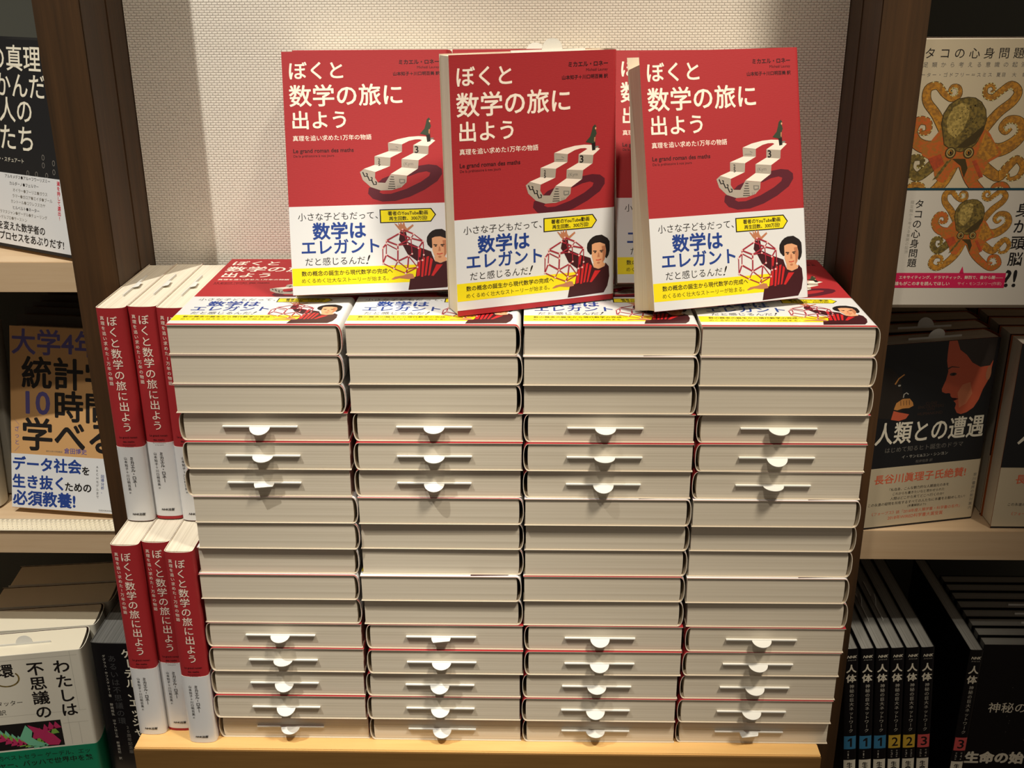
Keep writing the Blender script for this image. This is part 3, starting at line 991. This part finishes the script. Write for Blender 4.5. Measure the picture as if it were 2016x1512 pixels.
bt_.vtext('ARCHモデルまで', 95.5, 50.5, 3.4, M_BLACK, pitch=3.9)
bt_.vtext('回帰分析、', 101.2, 41, 3.8, NAVY, pitch=4.0, bold=0.01)
bt_.text('KADOKAWA', 97, 3.4, 14, M_BLACK)
tD = (131.0, 190.0, 22.0, 4.0)
make_book('book', 'kraft brown book with blue and white band on the middle left shelf', 'book', None,
          face_out(-273.0, 238.4, 92.3, -7.4, 15.2, 22.0), tD, M_KRAFT, at_, None, None, None, (0.6, 57.5, M_WHITE, bt_, None))
M_DKC = mat('cover_in_shade', (62, 56, 48), 0.6)  # dark tone paints the shade behind the kraft book into the covers
M_PAGE_D = pages('page_edges_shaded', (120, 108, 90), (92, 82, 68))  # page tones darkened to paint in the same shade
for i in range(5):
    make_book('book', 'shade-darkened book, %s behind the kraft brown book, middle left shelf' % ('first', 'second', 'third', 'fourth', 'fifth')[i], 'book',
              'shade-darkened books behind the kraft book', face_out(-275 - i, 267.5 + 22.5 * i, 92.3, -7.0 + i * 0.5, 13.5, 20.0), (134.0, 194.0 + (i % 2), 20.0, 3.0), M_DKC, None, None, None, None,
              None, M_PAGE_D, 10 if i == 4 else None)
make_book('book', 'pale grey book cut off by the left edge, middle left shelf', 'book', None, face_out(-428, 236, 92.3, 4.0, 6.0, 24), (140, 188, 24.0, 4.0), M_PALE)
make_book('book', 'grey book behind the pale one at the left edge, middle left shelf', 'book', None, face_out(-421, 268, 92.3, 4.0, 6.0, 24), (136, 186, 24.0, 4.0), mat('grey_cover', (168, 164, 154), 0.55))

bm = bmesh.new()
add_box(bm, -440, 198.5, 92.2, -112, 222, 93.4)
for iy in range(5):
    for ix in range(64):
        x = -437 + ix * 5.0 + (2.5 if iy % 2 else 0)
        y = 200.5 + iy * 4.6
        r_ = bmesh.ops.create_icosphere(bm, subdivisions=1, radius=2.2 * S, matrix=Matrix.Translation(Vector((x, y, 93.3)) * S) @ Matrix.Diagonal((1, 1, 0.55, 1)))
for f in bm.faces:
    f.smooth = True
me = bpy.data.meshes.new('mat')
bm.to_mesh(me)
bm.free()
me.materials.append(mat('cream_rubber', (240, 230, 206), 0.7))
o = link('nonslip_mat', me)
o['label'] = 'cream dimpled nonslip mat along the front of the middle left shelf'
o['category'] = 'shelf mat'

# --- lower left: pale books with the green band, black thick volume
aw = Art()
aw.vtext('わたしは', 107, 184.5, 17.5, M_BLACK, bold=0.02, pitch=18.2)
aw.vtext('不思議の', 81, 184.5, 17.5, M_BLACK, bold=0.02, pitch=18.2)
aw.vtext('環', 51, 184.5, 17.5, M_BLACK, bold=0.02)
for i in range(28):
    t0, t1 = 2 * math.pi * i / 28, 2 * math.pi * (i + 1) / 28
    if 0.6 < t0 < 2.4:
        continue
    aw.line([(51 + 12.4 * math.cos(t0), 166 + 9.5 * math.sin(t0)), (51 + 12.4 * math.cos(t1), 166 + 9.5 * math.sin(t1))], 1.6, M_OLV, 2)
aw.text('ホフスタッター', 62, 135.5, 46, M_BLACK, align='R')
aw.text('片桐恭弘+訳', 44, 124.5, 40, M_BLACK, align='R')
for p in ([(0, 188), (124, 188)], [(117, 193), (117, 119)], [(0, 119), (124, 119)], [(104, 119), (104, 76)], [(98, 104), (124, 104)], [(114, 104), (114, 76)]):
    aw.line(p, 0.35, M_LGREY, 1)
aw.rect(-0.0, 76, 96, 109, M_BLACK, 1)
rr = random.Random(5)
for j in range(3):
    for i in range(14):
        x = 8 + i * 5.6 + j * 3
        y = 84 + 9 * math.sin(i * 0.45 + j) + j * 2.5
        aw.poly([(x, y), (x + 9, y + 1.2), (x + 3.5, y + 9 + 2 * rr.random())], (M_MINT, M_LIME, M_ROSE)[j], 2 + j)
aw.poly([(62, 106), (74, 100), (86, 92), (93, 82), (90, 77), (80, 78), (72, 88), (66, 97)], M_ROSE, 6)
aw.poly([(60, 106), (66, 98), (64, 90), (70, 84), (78, 80), (72, 77), (60, 80), (52, 90)], M_MINT, 6)
bw_ = Art()
bw_.text('世界的ベストセラー ゲーデル、エッ', 120, 66, 108, M_BLACK, align='R')
bw_.text('シャー、バッハで世界中を熱', 122, 57, 104, M_BLACK, bold=0.01, align='R')
wD = (132.0, 194.0, 43.0, 6.0)
wx, wy = -196 - 131 * math.cos(R(10)), 180 - 131 * math.sin(R(10))
for i in range(4):
    yaw = (10.0, 8.0, 7.0, 6.5)[i]
    make_book('book', ('white book with black vertical title and green band, lower left corner', 'white book first behind the green banded one, lower left',
                       'white book second behind the green banded one, lower left', 'white book third behind the green banded one, lower left')[i],
              'book', 'white green banded books at the lower left',
              face_out(wx + (0, -3, -3.5, -4)[i], wy + 45.5 * i + (0, 3.2, 4.8, 6.0)[i], -230, yaw, 0, 43.0), wD, M_PALE, aw, None, None, None,
              (0, 74, M_GREEN, bw_, None), mat('page_bright', (244, 236, 214), 0.8), 8 if i == 0 else None)
sg = Art()
sg.vtext('ゲーデル、エッシャー、バッハ', 37.5, 189, 12.0, M_TIT, pitch=12.6, bold=0.02)
sg.vtext('あるいは不思議の環', 21, 181, 9.0, mat('ink_charcoal', (70, 70, 72), 0.5), pitch=10)
sg.vtext('20周年記念版', 26, 90, 5.0, M_GREY, pitch=5.4)
sg.vtext('ダグラス・ホフスタッター著', 12.5, 181, 3.6, M_LGREY, pitch=4.2)
sg.vtext('野崎昭弘 はやしはじめ 柳瀬尚紀 訳', 12.5, 119, 3.6, M_LGREY, pitch=4.2)
make_book('book', 'thick black volume with white vertical title, spine out at lower left', 'book', None,
          spine_out(-193.5, 191, -231.6, 0, 0, 58.0, 150), (150.0, 195.0, 58.0, 3.0), M_BLKG, None, sg, None, mat('grey_board', (84, 84, 82), 0.6), None, pages('page_edges_slate', (112, 112, 110), (92, 92, 90)))

# --- upper right: big pale book with an octopus
ao = Art()
ao.htext('タコの心身問題', 30.5, 213.2, 11.9, 9.2, M_BLACK)
ao.htext('頭足類から考える意識の起源', 20.8, 204.2, 7.2, 4.4, M_GREY)
ao.htext('ピーター・ゴドフリー＝スミス', 22.6, 196.2, 4.5, 3.7, M_GREY)
ao.htext('夏目 大 訳', 88.0, 196.2, 4.2, 3.6, M_GREY)
octopus(ao, lambda u, v: (u, v), 1.0, 1)
ao.rect(0.2, 101.5, 143, 103.4, mat('ink_teal', (16, 66, 84), 0.5), 11)
bo = Art()
octopus(bo, lambda u, v: (81.5 + 0.69 * (u - 65.5), 62.5 + 0.69 * (v - 133)), 0.69, 1)
bo.vtext('タコの心身問題', 38, 94.0, 8.2, M_BLACK, pitch=8.6, bold=0.006)
bo.vtext('頭足類から考える意識の起源', 31.8, 93, 3.2, M_LGREY, pitch=3.6)
bo.rect(8, 15.5, 120.6, 29.0, M_PINK, 3)
bo.poly([(80, 28.8), (84, 28.8), (82.2, 35)], M_PINK, 3)
bo.text('エキサイティング、ドラマティック、鮮烈で、曇から醒——', 28.6, 25.0, 90, M_TIT, 4, bold=0.008)
bo.text('誰もがこの本を読んでほしい', 25.5, 19.4, 47.5, M_TIT, 4, bold=0.01)
bo.text('サイ・モンゴメリー(作家)', 80, 19.2, 38, M_NODE, 4)
bo.vtext('身が頭脳', 126.5, 92, 13, M_BLACK, pitch=14.4, bold=0.012)
bo.text('?!', 120.5, 24, 9.5, M_BLACK, bold=0.02)
for art_ in (ao, bo):
    art_.items = [([(max(0.3, u - 7.0), v) for u, v in vs], fs, m, l) for vs, fs, m, l in art_.items]
make_book('book', 'large cream book with an orange octopus on cover and band, upper right shelf', 'book', None,
          face_out(569, 168, 343, 0, 0, 25), (148.0, 224.0, 25.0, 4.0), M_CREAM, ao, None, None, None, (0, 101.5, mat('matte_white_band', (208, 202, 192), 0.5), bo, None))

# --- middle right shelf: black books, woman's profile facing an ape
ah = Art()
ah.poly([(75.2, 193.6), (75.2, 188.6), (75.4, 180), (75.9, 173.4), (77.4, 168), (78.8, 162.7), (77.6, 154), (74.7, 145.4), (75.4, 142.2), (79.4, 140.3), (83.0, 140.4), (84.5, 139.5), (85.0, 137.2), (86.9, 135.2), (91, 134.6), (93.9, 133.4), (91, 132.6), (89.1, 131.7), (91, 130.0), (92.2, 128.1), (91.6, 124), (94.6, 118.8), (99.1, 117.1), (105, 118.6), (111.7, 123.1), (116, 131), (118.7, 141.5), (123.6, 152.6), (125, 170), (122, 193.6)], M_SALM, 1)
ah.poly([(83.6, 193.6), (126.0, 193.6), (125.3, 172.0), (122.2, 165.8), (112.2, 164.9), (103, 170), (95.8, 178.3), (88, 184)], M_HAIRB, 2)
ah.poly([(96, 124), (103, 128), (108, 138), (104, 150), (96, 148), (92, 140)], mat('ink_peach', (218, 130, 92), 0.5), 2)
ah.line([(77.6, 165.4), (82, 167.4), (90, 166.0)], 1.7, M_BROWNF, 3, 0.6)
ah.ell(84.4, 159.6, 3.6, 1.7, M_BROWNF, 3, 12)
ah.ell(84.8, 159.4, 1.4, 1.2, M_BLACK, 4, 8)
ah.poly([(86.9, 135.2), (93.9, 133.8), (91, 132.4), (89.1, 131.9)], M_DRED, 3)
ah.ell(122, 158, 2.8, 7.5, M_SKIN2, 3, 12)
ah.poly([(8, 172), (18, 171), (25, 165), (30, 158), (35, 141), (40, 136), (38, 128), (26, 118), (12, 120), (8, 140)], mat('ink_fur_black', (40, 34, 30), 0.5), 1)
ah.poly([(28.8, 134.5), (35, 138.4), (42.3, 138.2), (46, 134), (47.2, 130.4), (42.9, 128.3), (36, 128.4), (30.7, 126.9), (27, 128)], mat('ink_tan', (206, 142, 76), 0.5), 2)
ah.poly([(27, 126.6), (33, 124.6), (43.8, 121.8), (41, 117.4), (34, 115.6), (25.4, 117.5)], M_SALM, 2)
for x in (33, 36, 39, 42):
    ah.line([(x, 136.6), (x + 0.8, 131.5)], 0.45, M_BROWNF, 3)
ah.line([(25, 154), (28, 159.5), (33.4, 163.4)], 1.6, mat('ink_tan', (206, 142, 76), 0.5), 2, 1.2)
ah.line([(35.4, 139.5), (35.6, 143), (38, 144.4), (40.3, 142.6)], 1.1, M_LGREY, 3)
ah.ell(29.6, 152.4, 1.6, 1.0, M_LGREY, 3, 8)
for s, y, wd in (('CLOSE', 131.5, 12), ('ENCOUNTERS', 128, 27), ('WITH', 124.8, 8), ('HUMANKIND', 121, 26)):
    ah.text(s, 66, y, wd, M_BROWNF, align='C')
ah.text('人類との遭遇', 11.8, 103.0, 114.4, M_TIT, bold=0.016, height=23)
ah.text('はじめて知るヒト誕生のドラマ', 23.7, 85.2, 83, M_GREY)
ah.text('イ・サンヒ&ユン・シンヨン', 42.5, 76.6, 49, M_LGREY)
ah.text('松井信彦 訳', 67, 70.6, 18, M_GREY, align='C')
bh_ = Art()
bh_.text('長谷川眞理子氏絶賛!', 16.5, 54.2, 98, M_ORANGE, bold=0.014)
for s, y, u0, u1 in (('「私自身、こんな魅力的な人類進化の本を', 42, 34, 98), ('これからも書きたいなと思わせられた', 37, 38, 94), ('人間はどこから来てどこへ行くのか?', 32, 36, 94),
                     ('この永遠の疑問を共有するすべての人たちに本書をお勧めしたい!', 26.6, 13, 118), ('(本書解説より)', 22, 56, 76)):
    bh_.text(s, u0, y, u1 - u0, M_BLACK)
bh_.text('《フォーブス》誌「2018年度人類学書・科学書の名作」', 18, 16.4, 96, M_ORANGE)
bh_.text('2018年WIRED科学書大賞受賞', 36, 10.6, 60, M_ORANGE)
bh_.vtext('早川書房の新刊案内', 125.5, 52, 4.2, M_GREY, pitch=4.6)
hD = (132.0, 194.0, 26.0, 4.0)
ORD2 = ['front', 'second', 'third', 'fourth', 'fifth', 'sixth']
g = 'black books with two facing profiles'
LST = [(587.7, 198.0, 12.6), (586.5, 232.4, 9.5), (586, 266.6, 6.5), (585.6, 299.4, 4.0), (585.4, 330.8, 2.0), (585, 360.0, 1.0)]
for i, (x, y, yaw) in enumerate(LST):
    make_book('book', 'black book with facing profiles, %s of the row nearest the right upright' % ORD2[i], 'book', g,
              face_out(x, y, 99.3, yaw, 0, 26), hD, M_BLK, ah, None, M_BROWNE, M_BROWNE, (2.0, 66.5, M_CREAM, bh_, None), None,
              {0: -12, 1: 20, 2: 0, 4: 10}.get(i))
for i in range(6):
    make_book('book', 'black book with facing profiles, %s of the row cut by the right edge' % ORD2[i], 'book', g,
              face_out(725.5, 206 + 28.0 * i, 99.3, 0, 0, 26), hD, M_BLK, ah, None, M_BROWNE, M_BROWNE, (2.0, 66.5, M_CREAM, bh_, None), None,
              {3: 0, 4: 10}.get(i))

# --- lower right: black numbered volumes
SQ = {'1': M_STEEL, '2': M_GOLD, '3': M_CORAL}
SUB = {'1': ('1', ''), '2': ('3', '2'), '3': ('5', '4')}


def vol_spine(num, th):
    a = Art()
    c = th / 2
    a.text('NHK', c + 0.6, 247.5, 9.4, M_TIT, bold=0.03, align='C', slant=0.25)
    a.text('スペシャル', c + 0.4, 243.4, 8.6, M_LGREY, bold=0.02, align='C', slant=0.25)
    a.vtext('人体', c, 239, 10.6, M_TIT, pitch=12.2, bold=0.03)
    a.vtext('神秘の巨大ネットワーク', c + 0.8, 213.5, 5.0, M_LGREY, pitch=5.7, bold=0.008)
    a.rect(c - 6.2, 129.5, c + 6.2, 146.5, SQ[num], 1, 8)
    if num == '1':
        a.poly([(c + 0.3, 143.8), (c + 2.1, 143.8), (c + 2.1, 132.4), (c + 0.1, 132.4), (c + 0.1, 140.6), (c - 2.4, 139.4), (c - 2.4, 141.2)], M_BLACK, 2)
    else:
        a.text(num, c + 0.4, 138.0, 6.6, M_BLACK, 2, bold=0.012, height=11.5, align='C')
    l, r_ = SUB[num]
    for s, x in ((l, c - 2.6 if r_ else c - 1.6), (r_, c + 2.8)):
        if s:
            a.text('第', x, 126.1, 1.8, M_LGREY, align='C')
            a.text(s, x, 122.1, 1.1 if s == '1' else 2.2, M_LGREY, align='C', height=3.6)
            a.text('集', x, 118.1, 1.8, M_LGREY, align='C')
    a.rect(c - 6.2, 86, c + 6.2, 115, M_TIT, 1, 8)
    a.vtext('生命の旅', c, 112, 6.4, M_BLACK, 2, bold=0.03)
    return a


jD = (182.0, 257.0, 14.0, 1.6)
SPN = {k: vol_spine(k, 14.0) for k in '123'}
g = 'black numbered volumes standing at the lower right'
VOLS = [('1', 'first blue'), ('1', 'second blue'), ('1', 'third blue'), ('2', 'first yellow'), ('2', 'second yellow'), ('3', 'red')]
for i, (num, nm) in enumerate(VOLS):
    make_book('book' if i < 9 else 'book', ('black volume, spine out, %s number %s from the right upright' % (nm, num)) if num != '3' else 'black volume, spine out, red number 3 touching a yellow number 2', 'book', g,
              spine_out(616.5 + 15.7 * i - (1.0 if i == 0 else 0), 190 + i * 0.9, -291, 0, -5.2, 14.0, 182), jD, M_BLKG, None, SPN[num], M_BLKG, M_BLKG, None, M_PAGE_G,
              6 if i in (2, 3) else None)
make_book('book', 'black volume, spine out, red number 3 standing apart beside the gap', 'book', g,
          spine_out(720.5, 191, -292, 0, 0, 14.0, 182), jD, M_BLKG, None, SPN['3'], M_BLKG, M_BLKG, None, M_PAGE_G)
aj = Art()
aj.text('神秘の巨大ネットワーク', 16, 178, 150, M_TIT, bold=0.006)
rr = random.Random(9)
for i in range(150):
    x, y = rr.gauss(95, 24), rr.gauss(160, 26)
    if 20 < x < 175 and 100 < y < 240:
        aj.ell(x, y, 0.45, 0.45, (M_GREY, M_GREY, M_DRED)[i % 3], 1, 5)
aj.text('生命の始まり', 1, 112, 92, M_TIT, bold=0.05)
jF = (182.0, 257.0, 15.0, 2.0)
ORD3 = ['front', 'second', 'third', 'fourth', 'fifth', 'sixth', 'seventh', 'eighth']
for i in range(8):
    make_book('book', 'black large book faced out at lower right, %s in its row' % ORD3[i], 'book', 'black large books faced out at lower right',
              face_out(741, 206 + 17.4 * i, -295.6, 0, 0, 15), jF, M_BLKG, aj, None, M_BLKG, M_BLKG, None, M_PAGE_G,
              10 if i in (1, 2, 3, 4) else None)

bpy.context.view_layer.update()
